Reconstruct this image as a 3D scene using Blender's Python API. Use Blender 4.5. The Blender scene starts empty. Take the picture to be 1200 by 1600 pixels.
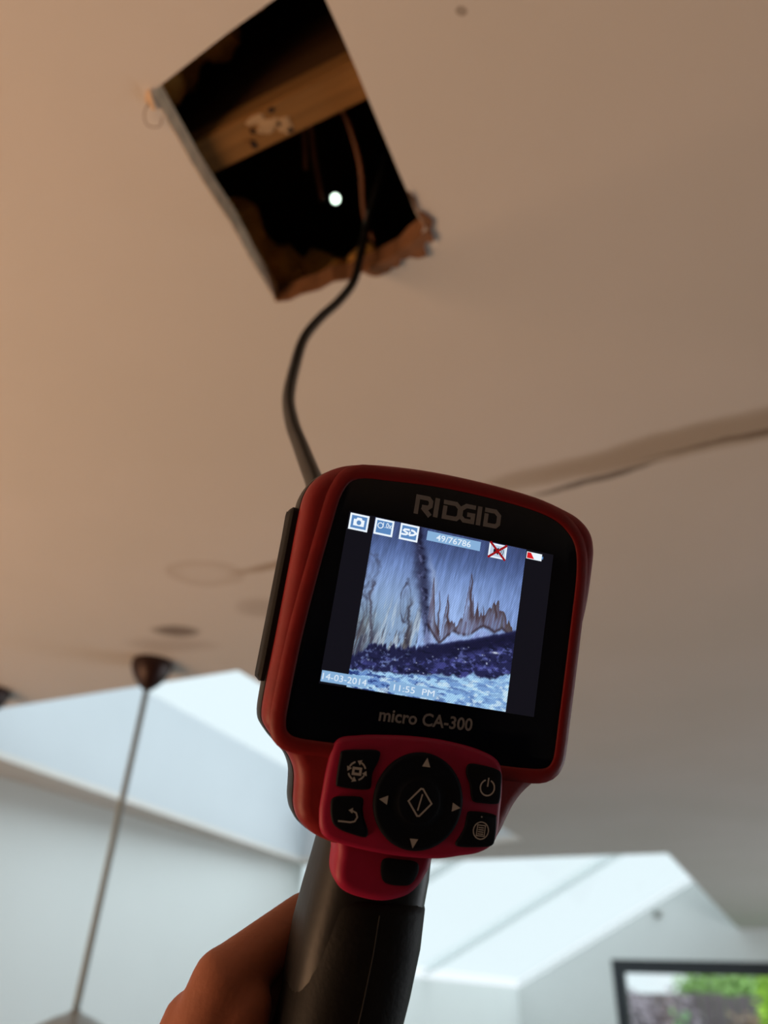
import bpy, bmesh, math, random
import numpy as np
from mathutils import Vector, Matrix, noise

random.seed(7)
SC = bpy.context.scene
COL = SC.collection

# ------------------------------------------------------------------ camera
cam_d = bpy.data.cameras.new('camera')
cam = bpy.data.objects.new('camera', cam_d)
COL.objects.link(cam)
cam_d.sensor_fit = 'VERTICAL'
cam_d.sensor_height = 36.0
cam_d.lens = 36.0 * 1155 / 1600
cam_d.clip_start = 0.01
cam_d.dof.use_dof = True
cam_d.dof.focus_distance = 0.245
cam_d.dof.aperture_fstop = 7.5
_yaw, _pitch, _roll = math.radians(27.5), math.atan(760 / 1155), math.atan(0.045)
fw = Vector((-math.sin(_yaw) * math.cos(_pitch), math.cos(_yaw) * math.cos(_pitch), math.sin(_pitch)))
r0 = Vector((math.cos(_yaw), math.sin(_yaw), 0))
u0 = r0.cross(fw)
cr = math.cos(_roll) * r0 + math.sin(_roll) * u0
cu = math.cos(_roll) * u0 - math.sin(_roll) * r0
mw = Matrix.Identity(4)
for i in range(3):
    mw[i][0], mw[i][1], mw[i][2] = cr[i], cu[i], -fw[i]
mw.translation = Vector((0, 0, 1.8))
cam.matrix_world = mw
SC.camera = cam

# ------------------------------------------------------------------ light
SC.view_settings.view_transform = 'Standard'
SC.view_settings.look = 'None'
SC.view_settings.exposure = 0.0
SC.view_settings.gamma = 1.0
SC.view_settings.use_curve_mapping = False

world = bpy.data.worlds.new('overcast_sky')
SC.world = world
world.use_nodes = True
wn = world.node_tree.nodes
bg = wn['Background']
bg.inputs[0].default_value = (0.86, 0.95, 1.0, 1)
bg.inputs[1].default_value = 1.12


def light(name, kind, loc, color, energy, rot=None, **kw):
    d = bpy.data.lights.new(name, kind)
    d.color = color
    d.energy = energy
    for k, v in kw.items():
        setattr(d, k, v)
    o = bpy.data.objects.new(name, d)
    o.location = loc
    if rot is not None:
        o.rotation_euler = Vector(rot).to_track_quat('-Z', 'Y').to_euler()
    COL.objects.link(o)
    return o


# soft bright sky from the right hand side comes through the rooflights
light('soft_sun', 'SUN', (3, 5, 6), (0.86, 0.94, 1.0), 2.6, rot=(-0.72, 0.12, -0.68), angle=math.radians(60))
# warm lamplight from the living space behind the photographer, low and to the left
light('warm_lamps', 'AREA', (-1.9, -1.0, 0.85), (1.0, 0.58, 0.32), 52, rot=(0.45, 0.05, 1), shape='DISK', size=1.5)
# added cool area light before the closed right hand wall, brightens the ceiling
light('added_cool_fill', 'AREA', (3.2, 4.6, 1.1), (0.88, 0.95, 1.0), 112, rot=(-1, -0.15, 0.35), shape='RECTANGLE',
      size=3.2, size_y=1.9)


# ------------------------------------------------------------------ helpers
def lin(c):
    return tuple(((v / 255) / 12.92 if v <= 10 else ((v / 255 + 0.055) / 1.055) ** 2.4) for v in c)


def new_mat(name):
    m = bpy.data.materials.new(name)
    m.use_nodes = True
    nt = m.node_tree
    return m, nt, nt.nodes['Principled BSDF']


def mat(name, rgb, rough=0.6, metal=0.0, var=0.12, scale=30, bump=0.0, spec=0.5, bscale=None):
    """principled material with a little procedural colour variation and relief"""
    m, nt, b = new_mat(name)
    c = lin(rgb)
    b.inputs['Roughness'].default_value = rough
    b.inputs['Metallic'].default_value = metal
    b.inputs['Specular IOR Level'].default_value = spec
    tc = nt.nodes.new('ShaderNodeTexCoord')
    nz = nt.nodes.new('ShaderNodeTexNoise')
    nz.inputs['Scale'].default_value = scale
    nz.inputs['Detail'].default_value = 4
    nt.links.new(tc.outputs['Object'], nz.inputs['Vector'])
    r = nt.nodes.new('ShaderNodeValToRGB')
    r.color_ramp.elements[0].position = 0.3
    r.color_ramp.elements[1].position = 0.7
    r.color_ramp.elements[0].color = tuple(v * (1 - var) for v in c) + (1,)
    r.color_ramp.elements[1].color = tuple(min(1, v * (1 + var)) for v in c) + (1,)
    nt.links.new(nz.outputs['Fac'], r.inputs['Fac'])
    nt.links.new(r.outputs['Color'], b.inputs['Base Color'])
    if bump:
        n2 = nt.nodes.new('ShaderNodeTexNoise')
        n2.inputs['Scale'].default_value = bscale or scale * 4
        nt.links.new(tc.outputs['Object'], n2.inputs['Vector'])
        bp = nt.nodes.new('ShaderNodeBump')
        bp.inputs['Strength'].default_value = bump
        bp.inputs['Distance'].default_value = 0.002
        nt.links.new(n2.outputs['Fac'], bp.inputs['Height'])
        nt.links.new(bp.outputs['Normal'], b.inputs['Normal'])
    return m


def emit_mat(name, rgb, strength=1.0):
    m, nt, b = new_mat(name)
    b.inputs['Base Color'].default_value = (0, 0, 0, 1)
    b.inputs['Roughness'].default_value = 0.3
    b.inputs['Specular IOR Level'].default_value = 0.2
    b.inputs['Emission Color'].default_value = lin(rgb) + (1,)
    b.inputs['Emission Strength'].default_value = strength
    return m


def glass_mat(name, tint=(0.93, 0.96, 0.96)):
    m = bpy.data.materials.new(name)
    m.use_nodes = True
    nt = m.node_tree
    nt.nodes.clear()
    out = nt.nodes.new('ShaderNodeOutputMaterial')
    mix = nt.nodes.new('ShaderNodeMixShader')
    tr = nt.nodes.new('ShaderNodeBsdfTransparent')
    tr.inputs[0].default_value = tint + (1,)
    gl = nt.nodes.new('ShaderNodeBsdfGlossy')
    gl.inputs['Roughness'].default_value = 0.02
    mix.inputs[0].default_value = 0.03
    nt.links.new(tr.outputs[0], mix.inputs[1])
    nt.links.new(gl.outputs[0], mix.inputs[2])
    nt.links.new(mix.outputs[0], out.inputs[0])
    return m


def link(name, mesh, parent=None, mats=None):
    o = bpy.data.objects.new(name, mesh)
    COL.objects.link(o)
    if mats is not None:
        for m in (mats if isinstance(mats, (list, tuple)) else [mats]):
            mesh.materials.append(m)
    if parent is not None:
        o.parent = parent
    return o


def obj(name, bm, m, parent=None, smooth=False, kind=None, fix=True):
    if fix:
        bmesh.ops.recalc_face_normals(bm, faces=bm.faces)
    me = bpy.data.meshes.new(name)
    bm.to_mesh(me)
    bm.free()
    if smooth:
        me.shade_smooth()
        if smooth is not True:
            me.set_sharp_from_angle(angle=math.radians(smooth))
    o = link(name, me, parent, m)
    if kind:
        o['kind'] = kind
    return o


def empty(name, loc=(0, 0, 0)):
    o = bpy.data.objects.new(name, None)
    o.empty_display_size = 0.05
    o.location = loc
    COL.objects.link(o)
    return o


def tag(o, label, cat, group=None):
    o['label'] = label
    o['category'] = cat
    if group:
        o['group'] = group
    return o


def struct(o, label=None):
    o['kind'] = 'structure'
    if label:
        o['label'] = label
    return o


def box(bm, x0, x1, y0, y1, z0, z1):
    v = [bm.verts.new((x, y, z)) for z in (z0, z1) for y in (y0, y1) for x in (x0, x1)]
    for f in ((0, 1, 3, 2), (4, 6, 7, 5), (0, 4, 5, 1), (2, 3, 7, 6), (0, 2, 6, 4), (1, 5, 7, 3)):
        bm.faces.new([v[i] for i in f])
    return v


def boxo(name, dims, m, parent=None, bevel=0.0, kind=None):
    bm = bmesh.new()
    box(bm, *dims)
    if bevel:
        bmesh.ops.bevel(bm, geom=list(bm.edges), offset=bevel, segments=2, affect='EDGES')
    return obj(name, bm, m, parent, kind=kind)


def slab(bm, outer, holes, z0, z1):
    """horizontal plate with holes"""
    edges = []
    for loop in [outer] + holes:
        vs = [bm.verts.new((x, y, z0)) for x, y in loop]
        for i in range(len(vs)):
            edges.append(bm.edges.new((vs[i], vs[(i + 1) % len(vs)])))
    r = bmesh.ops.triangle_fill(bm, use_beauty=True, edges=edges)
    faces = [g for g in r['geom'] if isinstance(g, bmesh.types.BMFace)]
    ex = bmesh.ops.extrude_face_region(bm, geom=faces)
    bmesh.ops.translate(bm, vec=(0, 0, z1 - z0), verts=[g for g in ex['geom'] if isinstance(g, bmesh.types.BMVert)])


def prism_xz(bm, prof, y0, y1):
    a = [bm.verts.new((x, y0, z)) for x, z in prof]
    b = [bm.verts.new((x, y1, z)) for x, z in prof]
    n = len(prof)
    bm.faces.new(a)
    bm.faces.new(b[::-1])
    for i in range(n):
        bm.faces.new((a[i], a[(i + 1) % n], b[(i + 1) % n], b[i]))


def loft(bm, rings, cap=True, closed=True):
    vr = [[bm.verts.new(p) for p in r] for r in rings]
    n = len(rings[0])
    for a, b in zip(vr, vr[1:]):
        for i in range(n if closed else n - 1):
            j = (i + 1) % n
            bm.faces.new((a[i], a[j], b[j], b[i]))
    if cap:
        bm.faces.new(vr[0][::-1])
        bm.faces.new(vr[-1])
    return vr


def lathe(bm, prof, c=(0, 0, 0), n=32):
    """profile [(r, z)] spun about z; ends closed when r is 0 they are capped anyway"""
    rings = [[(c[0] + max(r, 1e-5) * math.cos(2 * math.pi * k / n), c[1] + max(r, 1e-5) * math.sin(2 * math.pi * k / n), c[2] + z)
              for k in range(n)] for r, z in prof]
    loft(bm, rings)


def tube(bm, pts, r, n=12, cap=True):
    pts = [Vector(p) for p in pts]
    rr = r if isinstance(r, (list, tuple)) else [r] * len(pts)
    rings = []
    up = None
    for i, p in enumerate(pts):
        t = (pts[min(i + 1, len(pts) - 1)] - pts[max(i - 1, 0)]).normalized()
        if up is None:
            up = t.orthogonal().normalized()
        up = (up - t * up.dot(t)).normalized()
        s = t.cross(up)
        rings.append([p + rr[i] * (math.cos(a) * up + math.sin(a) * s) for a in [2 * math.pi * k / n for k in range(n)]])
    loft(bm, rings, cap)


def catmull(pts, seg=8, closed=True):
    out = []
    P = [Vector(p) for p in pts]
    n = len(P)
    rng = range(n) if closed else range(n - 1)
    for i in rng:
        if closed:
            a, b, c, d = P[i - 1], P[i], P[(i + 1) % n], P[(i + 2) % n]
        else:
            a, b, c, d = P[max(i - 1, 0)], P[i], P[i + 1], P[min(i + 2, n - 1)]
        for k in range(seg):
            t = k / seg
            out.append(0.5 * ((2 * b) + (c - a) * t + (2 * a - 5 * b + 4 * c - d) * t * t + (3 * b - a - 3 * c + d) * t ** 3))
    if not closed:
        out.append(P[-1])
    return out


def inset(poly, d):
    """offset a closed 2-D outline inward by d (any winding)"""
    n = len(poly)
    area = sum(poly[i].x * poly[(i + 1) % n].y - poly[(i + 1) % n].x * poly[i].y for i in range(n))
    s = 1 if area > 0 else -1
    out = []
    for i in range(n):
        t = (poly[(i + 1) % n] - poly[i - 1])
        if t.length < 1e-9:
            out.append(poly[i].copy())
            continue
        t.normalize()
        out.append(poly[i] + Vector((-t.y, t.x)) * s * d)
    return out


MM = 0.001


def r3(poly, z):
    return [(p.x * MM, p.y * MM, z * MM) for p in poly]


def outline(pts, seg=6):
    return catmull([Vector(p) for p in pts], seg)


def levels(bm, poly, lv):
    """solid from one outline: lv = [(inset_mm, z_mm), ...] back to front"""
    loft(bm, [r3(inset(poly, d) if d else poly, z) for d, z in lv])


# ------------------------------------------------------------------ materials
def wood_mat(name, rgb, rough=0.8, stretch=(2, 40, 40), var=0.35):
    m, nt, b = new_mat(name)
    b.inputs['Roughness'].default_value = rough
    b.inputs['Specular IOR Level'].default_value = 0.2
    tc = nt.nodes.new('ShaderNodeTexCoord')
    mp = nt.nodes.new('ShaderNodeMapping')
    mp.inputs['Scale'].default_value = stretch
    nz = nt.nodes.new('ShaderNodeTexNoise')
    nz.inputs['Scale'].default_value = 3
    nz.inputs['Detail'].default_value = 6
    r = nt.nodes.new('ShaderNodeValToRGB')
    c = lin(rgb)
    r.color_ramp.elements[0].position = 0.3
    r.color_ramp.elements[1].position = 0.7
    r.color_ramp.elements[0].color = tuple(v * (1 - var) for v in c) + (1,)
    r.color_ramp.elements[1].color = tuple(v * (1 + var * 0.6) for v in c) + (1,)
    nt.links.new(tc.outputs['Object'], mp.inputs[0])
    nt.links.new(mp.outputs[0], nz.inputs['Vector'])
    nt.links.new(nz.outputs['Fac'], r.inputs[0])
    nt.links.new(r.outputs[0], b.inputs['Base Color'])
    return m


def ceiling_mat():
    """off-white paint with damp stains along the board joint and a few marks"""
    m, nt, b = new_mat('ceiling_paint')
    N, Lk = nt.nodes.new, nt.links.new
    b.inputs['Roughness'].default_value = 0.85
    b.inputs['Specular IOR Level'].default_value = 0.15
    tc = N('ShaderNodeTexCoord')
    base = N('ShaderNodeTexNoise')
    base.inputs['Scale'].default_value = 3
    base.inputs['Detail'].default_value = 3
    Lk(tc.outputs['Object'], base.inputs['Vector'])
    r = N('ShaderNodeValToRGB')
    r.color_ramp.elements[0].position = 0.3
    r.color_ramp.elements[1].position = 0.7
    r.color_ramp.elements[0].color = (0.70, 0.665, 0.62, 1)
    r.color_ramp.elements[1].color = (0.74, 0.70, 0.665, 1)
    Lk(base.outputs['Fac'], r.inputs[0])
    cur = r.outputs[0]
    # wobble for the stains
    wz = N('ShaderNodeTexNoise')
    wz.inputs['Scale'].default_value = 9
    wz.inputs['Detail'].default_value = 4
    Lk(tc.outputs['Object'], wz.inputs['Vector'])
    wob = N('ShaderNodeVectorMath')
    wob.operation = 'MULTIPLY_ADD'
    wob.inputs[1].default_value = (0.03, 0.03, 0)
    Lk(wz.outputs['Color'], wob.inputs[0])
    Lk(tc.outputs['Object'], wob.inputs[2])

    def stain(cx, cy, rx, ry, ang, color, stops, strength, src):
        mp = N('ShaderNodeMapping')
        mp.vector_type = 'TEXTURE'
        mp.inputs['Location'].default_value = (cx + 0.015, cy + 0.015, 2.4)
        mp.inputs['Rotation'].default_value = (0, 0, ang)
        mp.inputs['Scale'].default_value = (rx, ry, 1)
        Lk(wob.outputs[0], mp.inputs[0])
        g = N('ShaderNodeTexGradient')
        g.gradient_type = 'SPHERICAL'
        Lk(mp.outputs[0], g.inputs[0])
        rr = N('ShaderNodeValToRGB')
        els = rr.color_ramp.elements
        els[0].position, els[0].color = 0, (0, 0, 0, 1)
        els[1].position, els[1].color = stops[-1][0], (stops[-1][1],) * 3 + (1,)
        for p, v in stops[:-1]:
            e = els.new(p)
            e.color = (v, v, v, 1)
        Lk(g.outputs['Fac'], rr.inputs[0])
        mu = N('ShaderNodeMath')
        mu.operation = 'MULTIPLY'
        mu.inputs[1].default_value = strength
        Lk(rr.outputs[0], mu.inputs[0])
        mx = N('ShaderNodeMix')
        mx.data_type = 'RGBA'
        Lk(mu.outputs[0], mx.inputs['Factor'])
        Lk(src, mx.inputs['A'])
        mx.inputs['B'].default_value = lin(color) + (1,)
        return mx.outputs['Result']

    # broad tan tide band and the darker joint line under it
    cur = stain(0.02, 0.813, 0.36, 0.036, 0.0, (150, 125, 90), [(0.25, 0.7), (0.5, 1)], 0.55, cur)
    cur = stain(-0.12, 0.850, 0.105, 0.008, -0.10, (70, 48, 24), [(0.3, 0.8), (0.6, 1)], 0.75, cur)
    cur = stain(0.10, 0.828, 0.17, 0.007, 0.0, (80, 56, 30), [(0.3, 0.7), (0.6, 1)], 0.55, cur)
    cur = stain(-0.655, 0.882, 0.11, 0.011, 0.0, (140, 105, 55), [(0.3, 0.7), (0.6, 1)], 0.6, cur)
    cur = stain(-0.79, 0.862, 0.07, 0.05, 0.4, (150, 120, 85), [(0.12, 0.8), (0.35, 0.5), (0.6, 0.15)], 0.3, cur)
    cur = stain(-0.774, 1.013, 0.06, 0.05, 0.2, (130, 105, 85), [(0.2, 0.6), (0.6, 1)], 0.3, cur)
    cur = stain(-1.0, 1.035, 0.055, 0.030, 0.38, (92, 72, 58), [(0.25, 0.75), (0.5, 1)], 0.7, cur)
    cur = stain(-1.05, 1.09, 0.11, 0.04, 0.38, (130, 105, 88), [(0.2, 0.6), (0.6, 1)], 0.25, cur)
    cur = stain(-0.08, 0.238, 0.005, 0.004, 0.3, (100, 75, 50), [(0.3, 1), (0.6, 1)], 0.5, cur)
    Lk(cur, b.inputs['Base Color'])
    bp = N('ShaderNodeBump')
    bp.inputs['Strength'].default_value = 0.25
    bp.inputs['Distance'].default_value = 0.004
    Lk(base.outputs['Fac'], bp.inputs['Height'])
    Lk(bp.outputs[0], b.inputs['Normal'])
    return m


def strip_mat():
    """milky translucent capping strip of the lean-to roof"""
    m = bpy.data.materials.new('milky_strip')
    m.use_nodes = True
    nt = m.node_tree
    nt.nodes.clear()
    out = nt.nodes.new('ShaderNodeOutputMaterial')
    mix = nt.nodes.new('ShaderNodeMixShader')
    tr = nt.nodes.new('ShaderNodeBsdfTransparent')
    tr.inputs[0].default_value = (.86, .88, .88, 1)
    tl = nt.nodes.new('ShaderNodeBsdfTranslucent')
    tl.inputs[0].default_value = (.9, .92, .92, 1)
    mix.inputs[0].default_value = .35
    nt.links.new(tr.outputs[0], mix.inputs[1])
    nt.links.new(tl.outputs[0], mix.inputs[2])
    nt.links.new(mix.outputs[0], out.inputs[0])
    return m


M = dict(
    strip=strip_mat(),
    ceiling=ceiling_mat(),
    wall=mat('white_wall_paint', (222, 226, 224), 0.8, var=0.02, scale=2, bump=0.05),
    lining=mat('white_lining_paint', (203, 208, 212), 0.7, var=0.02, scale=3),
    floor=mat('dark_floor', (70, 58, 48), 0.5, var=0.2, scale=5),
    backwall=mat('muted_wall_paint', (120, 108, 96), 0.8, var=0.04, scale=2),
    roof=mat('roof_board', (92, 66, 40), 0.9, var=0.3, scale=6),
    board_edge=mat('cut_plaster', (236, 204, 170), 0.95, var=0.2, scale=80, bump=0.4),
    torn=mat('torn_brown_paper', (124, 84, 54), 0.9, var=0.25, scale=60, bump=0.3),
    joist=wood_mat('joist_timber', (84, 58, 34)),
    batten=wood_mat('batten_timber', (132, 96, 54), var=0.25),
    plaster=mat('plaster_smear', (170, 142, 108), 0.95, var=0.15, scale=80),
    hole=mat('knot_dark', (40, 22, 10), 0.9, var=0.2),
    insul=mat('mineral_wool', (226, 166, 86), 1.0, var=0.4, scale=25, bump=0.8),
    wire=mat('brown_wire', (170, 118, 90), 0.6),
    frame=mat('anthracite_frame', (38, 44, 50), 0.45, var=0.05),
    glass=glass_mat('window_glass'),
    rubber_red=mat('red_overmould', (126, 20, 25), 0.5, var=0.10, scale=120, bump=0.06, spec=0.35),
    rubber_red2=mat('red_keypad_rubber', (152, 20, 62), 0.5, var=0.06, scale=150, bump=0.03, spec=0.3),
    black=mat('black_rubber', (17, 17, 18), 0.6, var=0.15, scale=150, bump=0.08, spec=0.18),
    shell=mat('dark_grey_plastic', (27, 28, 30), 0.45, var=0.12, scale=90, bump=0.04, spec=0.3),
    key=mat('black_key_rubber', (7, 13, 24), 0.65, var=0.1, scale=120, spec=0.15),
    gloss=mat('glossy_black_panel', (4, 9, 22), 0.16, var=0.05, scale=20, spec=0.25),
    lcd_off=emit_mat('lcd_dark_border', (19, 18, 25)),
    print=mat('grey_print', (172, 172, 172), 0.6, var=0.06, scale=200),
    print_dim=mat('dim_grey_print', (122, 124, 130), 0.6, var=0.06, scale=200),
    cable=mat('black_cable_rubber', (22, 22, 20), 0.42, var=0.2, scale=120),
    skin=mat('skin', (156, 96, 74), 0.55, var=0.10, scale=60, bump=0.10, spec=0.3, bscale=700),
    nail=mat('nail', (196, 140, 120), 0.35, var=0.05),
    rose=mat('dark_copper', (50, 28, 25), 0.4, metal=0.3, var=0.1),
    cord=mat('grey_cord', (150, 166, 172), 0.7, var=0.08, scale=200),
    shade=mat('grey_enamel', (146, 148, 142), 0.35, var=0.05),
    shade_in=mat('white_enamel', (210, 210, 205), 0.4, var=0.03),
    fence=wood_mat('weathered_fence', (134, 122, 126), stretch=(30, 30, 2), var=0.35),
    grass=mat('lawn', (84, 120, 50), 0.9, var=0.3, scale=8),
    leaf_lime=mat('lime_leaf', (168, 208, 62), 0.6, var=0.3, scale=4),
    leaf_green=mat('mid_green_leaf', (152, 190, 108), 0.6, var=0.3, scale=4),
    leaf_fresh=mat('fresh_green_leaf', (130, 186, 116), 0.6, var=0.3, scale=4),
    leaf_purple=mat('purple_grey_leaf', (152, 138, 146), 0.7, var=0.35, scale=4),
    leaf_brown=mat('brown_leaf', (150, 124, 98), 0.7, var=0.35, scale=4),
    bark=mat('bark', (84, 66, 50), 0.9, var=0.3, scale=20),
)

# ------------------------------------------------------------------ the room
CZ = 2.40
X0, X1, Y0, Y1 = -2.40, 3.40, -3.2, 7.65
GX = -0.47                                  # right edge of the lean-to glazing
EZ = 1.94                                   # eaves height of the lean-to
PIT = 0.505                                 # slope of the lean-to
NY = 3.84                                   # where the flat ceiling stops on the left


def gz(x):
    return EZ + PIT * (x + 2.4)


hatch = [(-.3245, .1865), (-.329, .218), (-.3335, .249), (-.3365, .283), (-.338, .313), (-.3445, .352), (-.350, .407), (-.336, .411), (-.321, .4095),
         (-.301, .412), (-.283, .409), (-.268, .413), (-.254, .4105), (-.239, .413), (-.225, .409), (-.208, .407), (-.194, .402), (-.182, .396), (-.1745, .388), (-.176, .374), (-.1745, .359),
         (-.173, .33), (-.171, .299), (-.169, .27), (-.167, .244), (-.1655, .215), (-.164, .17), (-.2445, .177)]
light_1 = [(-2.17, 1.26), (-1.005, 1.26), (-1.005, 3.37), (-2.345, 3.72)]

bm = bmesh.new()
slab(bm, [(X0, Y0), (X1, Y0), (X1, Y1), (GX, Y1), (GX, NY), (X0, NY)], [hatch, light_1], CZ, CZ + 0.020)
ceil_o = struct(obj('ceiling', bm, M['ceiling']))

boxo('floor', (X0 - .15, X1 + .15, Y0 - .15, Y1 + .15, -0.1, 0), M['floor'], kind='structure')
# left wall: full height beside the ceiling, low under the lean-to
bm = bmesh.new()
prof = [(Y0, 0), (Y1 + .15, 0), (Y1 + .15, EZ - 0.01), (NY, EZ - 0.01), (NY, 2.80), (Y0, 2.80)]
a = [bm.verts.new((X0 - .15, y, z)) for y, z in prof]
b = [bm.verts.new((X0, y, z)) for y, z in prof]
bm.faces.new(a); bm.faces.new(b[::-1])
for i in range(6):
    bm.faces.new((a[i], a[(i + 1) % 6], b[(i + 1) % 6], b[i]))
obj('wall_left', bm, M['wall'], kind='structure')
boxo('wall_right', (X1, X1 + .15, Y0 - .15, Y1 + .15, 0, 2.80), M['backwall'], kind='structure')
boxo('wall_back', (X0 - .15, X1, Y0 - .15, Y0, 0, 2.80), M['backwall'], kind='structure')
# far wall with the gable under the glazing and the opening for the garden doors
WX0, WX1, WZ = -1.552, 1.75, 2.165
bm = bmesh.new()
prism_xz(bm, [(X0, 0), (WX0, 0), (WX0, gz(WX0) - .01), (X0, gz(X0) - .01)], Y1, Y1 + .25)
prism_xz(bm, [(WX0, WZ), (WX1, WZ), (WX1, 2.80), (GX, 2.80), (GX, gz(GX) - .01), (WX0, gz(WX0) - .01)], Y1, Y1 + .25)
prism_xz(bm, [(WX1, 0), (X1, 0), (X1, 2.80), (WX1, 2.80)], Y1, Y1 + .25)
obj('wall_far', bm, M['wall'], kind='structure')

# roof deck over the flat ceiling
bm = bmesh.new()
slab(bm, [(X0 - .15, Y0 - .15), (X1 + .15, Y0 - .15), (X1 + .15, Y1 + .25), (GX, Y1 + .25), (GX, NY), (X0 - .15, NY)], [[(px_ + (px_ + 1.62) * .03, py_ + (py_ - 2.3) * .03) for px_, py_ in light_1]], 2.80, 2.82)
o = obj('roof_deck', bm, M['roof'])
o.name = 'ceiling_deck'
o['kind'] = 'structure'

# linings of the two roof openings
bm = bmesh.new()
n = len(light_1)
ctr = Vector((-1.62, 2.3))
rings = []
inn = [Vector(p) for p in light_1]
out = [p + (p - ctr).normalized() * 0.035 for p in inn]
for ring in ((out, 2.42), (inn, 2.42), (inn, 2.82), (out, 2.82), (out, 2.42)):
    rings.append([(p.x, p.y, ring[1]) for p in ring[0]])
loft(bm, rings, cap=False)
obj('trim_1', bm, M['lining'], kind='structure')
bm = bmesh.new()
box(bm, GX, GX + .03, NY, Y1, 2.42, gz(GX))
obj('trim_2', bm, M['lining'], kind='structure')

# flat rooflight: frame and pane
w2 = empty('window_2', (-1.65, 2.3, 2.82))
struct(w2)
bm = bmesh.new()
ii = [Vector(p) for p in light_1]
oo = [p + (p - ctr).normalized() * 0.07 for p in ii]
loft(bm, [[(p.x + 1.65, p.y - 2.3, z) for p in q] for q, z in ((oo, 0), (ii, 0), (ii, .015), (oo, .015), (oo, 0))], cap=False)
obj('window_frame', bm, M['lining'], w2)
bm = bmesh.new()
loft(bm, [[(p.x + 1.65, p.y - 2.3, z) for p in oo] for z in (.015, .023)])
obj('pane', bm, M['glass'], w2)

# sloped lean-to glazing: panes between glazing bars
w3 = empty('window_3', (X0, NY, EZ))
struct(w3)
bars = [NY, 5.50, 7.63]
for y in bars:
    bm = bmesh.new()
    h = .03
    L = GX - X0
    prism_xz(bm, [(0, 0.005), (L, PIT * L + 0.005), (L, PIT * L + h), (0, h)], y - NY, y - NY + .075)
    obj('glazing_bar', bm, M['strip'], w3)
for ya, yb in zip(bars, bars[1:]):
    bm = bmesh.new()
    L = GX - X0
    prism_xz(bm, [(0, .052), (L, PIT * L + .052), (L, PIT * L + .062), (0, .062)], ya - NY, yb - NY + .055)
    obj('pane', bm, M['glass'], w3)
bm = bmesh.new()
xt = -2.4 + (2.40 - EZ) / PIT
prism_xz(bm, [(0, 0.07), (xt - X0, 2.45 - EZ), (0, 2.45 - EZ)], -.012, 0)
obj('pane', bm, M['glass'], w3)

# garden doors in the far wall (only their top corner shows)
w1 = empty('window_1', (WX0, Y1, 0))
struct(w1)
W = WX1 - WX0
fr = .098
for nm, d in (('window_frame', (0, fr, .02, .10, 0, WZ)), ('window_frame', (W - fr, W, .02, .10, 0, WZ)),
              ('window_frame', (fr, W - fr, .02, .10, WZ - fr, WZ)), ('window_frame', (fr, W - fr, .02, .10, 0, fr)),
              ('mullion', (W / 2 - .05, W / 2 + .05, .02, .10, fr, WZ - fr))):
    boxo(nm, d, M['frame'], w1, bevel=.004)
boxo('pane', (fr, W / 2 - .05, .05, .07, fr, WZ - fr), M['glass'], w1)
boxo('pane', (W / 2 + .05, W - fr, .05, .07, fr, WZ - fr), M['glass'], w1)

# small sensor on the far wall above the doors
bm = bmesh.new()
lathe(bm, [(.034, 0), (.034, .018), (.028, .03), (.012, .036)], n=24)
s = obj('wall_sensor', bm, M['shade'], smooth=40)
s.rotation_euler = (math.radians(90), 0, 0)
s.location = (-1.10, Y1, 2.515)
tag(s, 'small round grey fitting on the far white wall above the dark window frame', 'sensor')

# ------------------------------------------------------------------ the cut hole and the void above it
# pale cut edge of the plasterboard along the left side and torn paper along the far side
bm = bmesh.new()
left = hatch[:7]
for i in range(len(left) - 1):
    (ax, ay), (bx, by) = left[i], left[i + 1]
    q = [(ax + .0008, ay, CZ + .0002), (bx + .0008, by, CZ + .0002), (bx + .0016, by, CZ + .0205), (ax + .0016, ay, CZ + .0205)]
    q2 = [(x - .002, y, z) for x, y, z in q]
    vs = [bm.verts.new(p) for p in q + q2]
    for f in ((0, 1, 2, 3), (7, 6, 5, 4), (0, 4, 5, 1), (1, 5, 6, 2), (2, 6, 7, 3), (3, 7, 4, 0)):
        bm.faces.new([vs[k] for k in f])
e = obj('cut_edge', bm, M['board_edge'], ceil_o)
e['label'] = 'pale cut plasterboard edge along the left of the hole'


def flap(pts, z, droop, th=.0012, m='torn'):
    """ragged piece of torn paper; first two points sit on the hole edge"""
    bm = bmesh.new()
    c = Vector((sum(p[0] for p in pts) / len(pts), sum(p[1] for p in pts) / len(pts)))
    e0 = (Vector(pts[0]) + Vector(pts[-1])) / 2
    ring = []
    for x, y in pts:
        d = (Vector((x, y)) - e0).length
        ring.append((x, y, z - droop * d))
    loft(bm, [ring, [(x, y, zz + th) for x, y, zz in ring]])
    return obj('torn_paper', bm, M[m], ceil_o)


rnd = random.Random(3)


def ragged(a, b, depth, n=7, seed=0):
    rr = random.Random(seed)
    a, b = Vector(a), Vector(b)
    t = (b - a)
    nrm = Vector((-t.y, t.x)).normalized()
    pts = [tuple(a)]
    for k in range(n + 1):
        f = k / n
        w = math.sin(math.pi * (0.12 + 0.76 * f)) * depth * rr.uniform(.6, 1.2)
        p = a + t * f + nrm * w
        pts.append(tuple(p))
    pts.append(tuple(b))
    return pts


flap(ragged((-.207, .404), (-.248, .409), -.017, 8, 1), CZ - .0010, .15)
flap(ragged((-.172, .392), (-.212, .404), -.020, 9, 2), CZ - .0016, .15)
flap(ragged((-.174, .372), (-.172, .397), -.009, 6, 3), CZ - .0008, .25)
flap(ragged((-.173, .350), (-.174, .374), -.0045, 5, 4), CZ - .0008, .25)
flap(ragged((-.322, .183), (-.3285, .198), .006, 5, 5), CZ - .0008, .4, m='board_edge')
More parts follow.
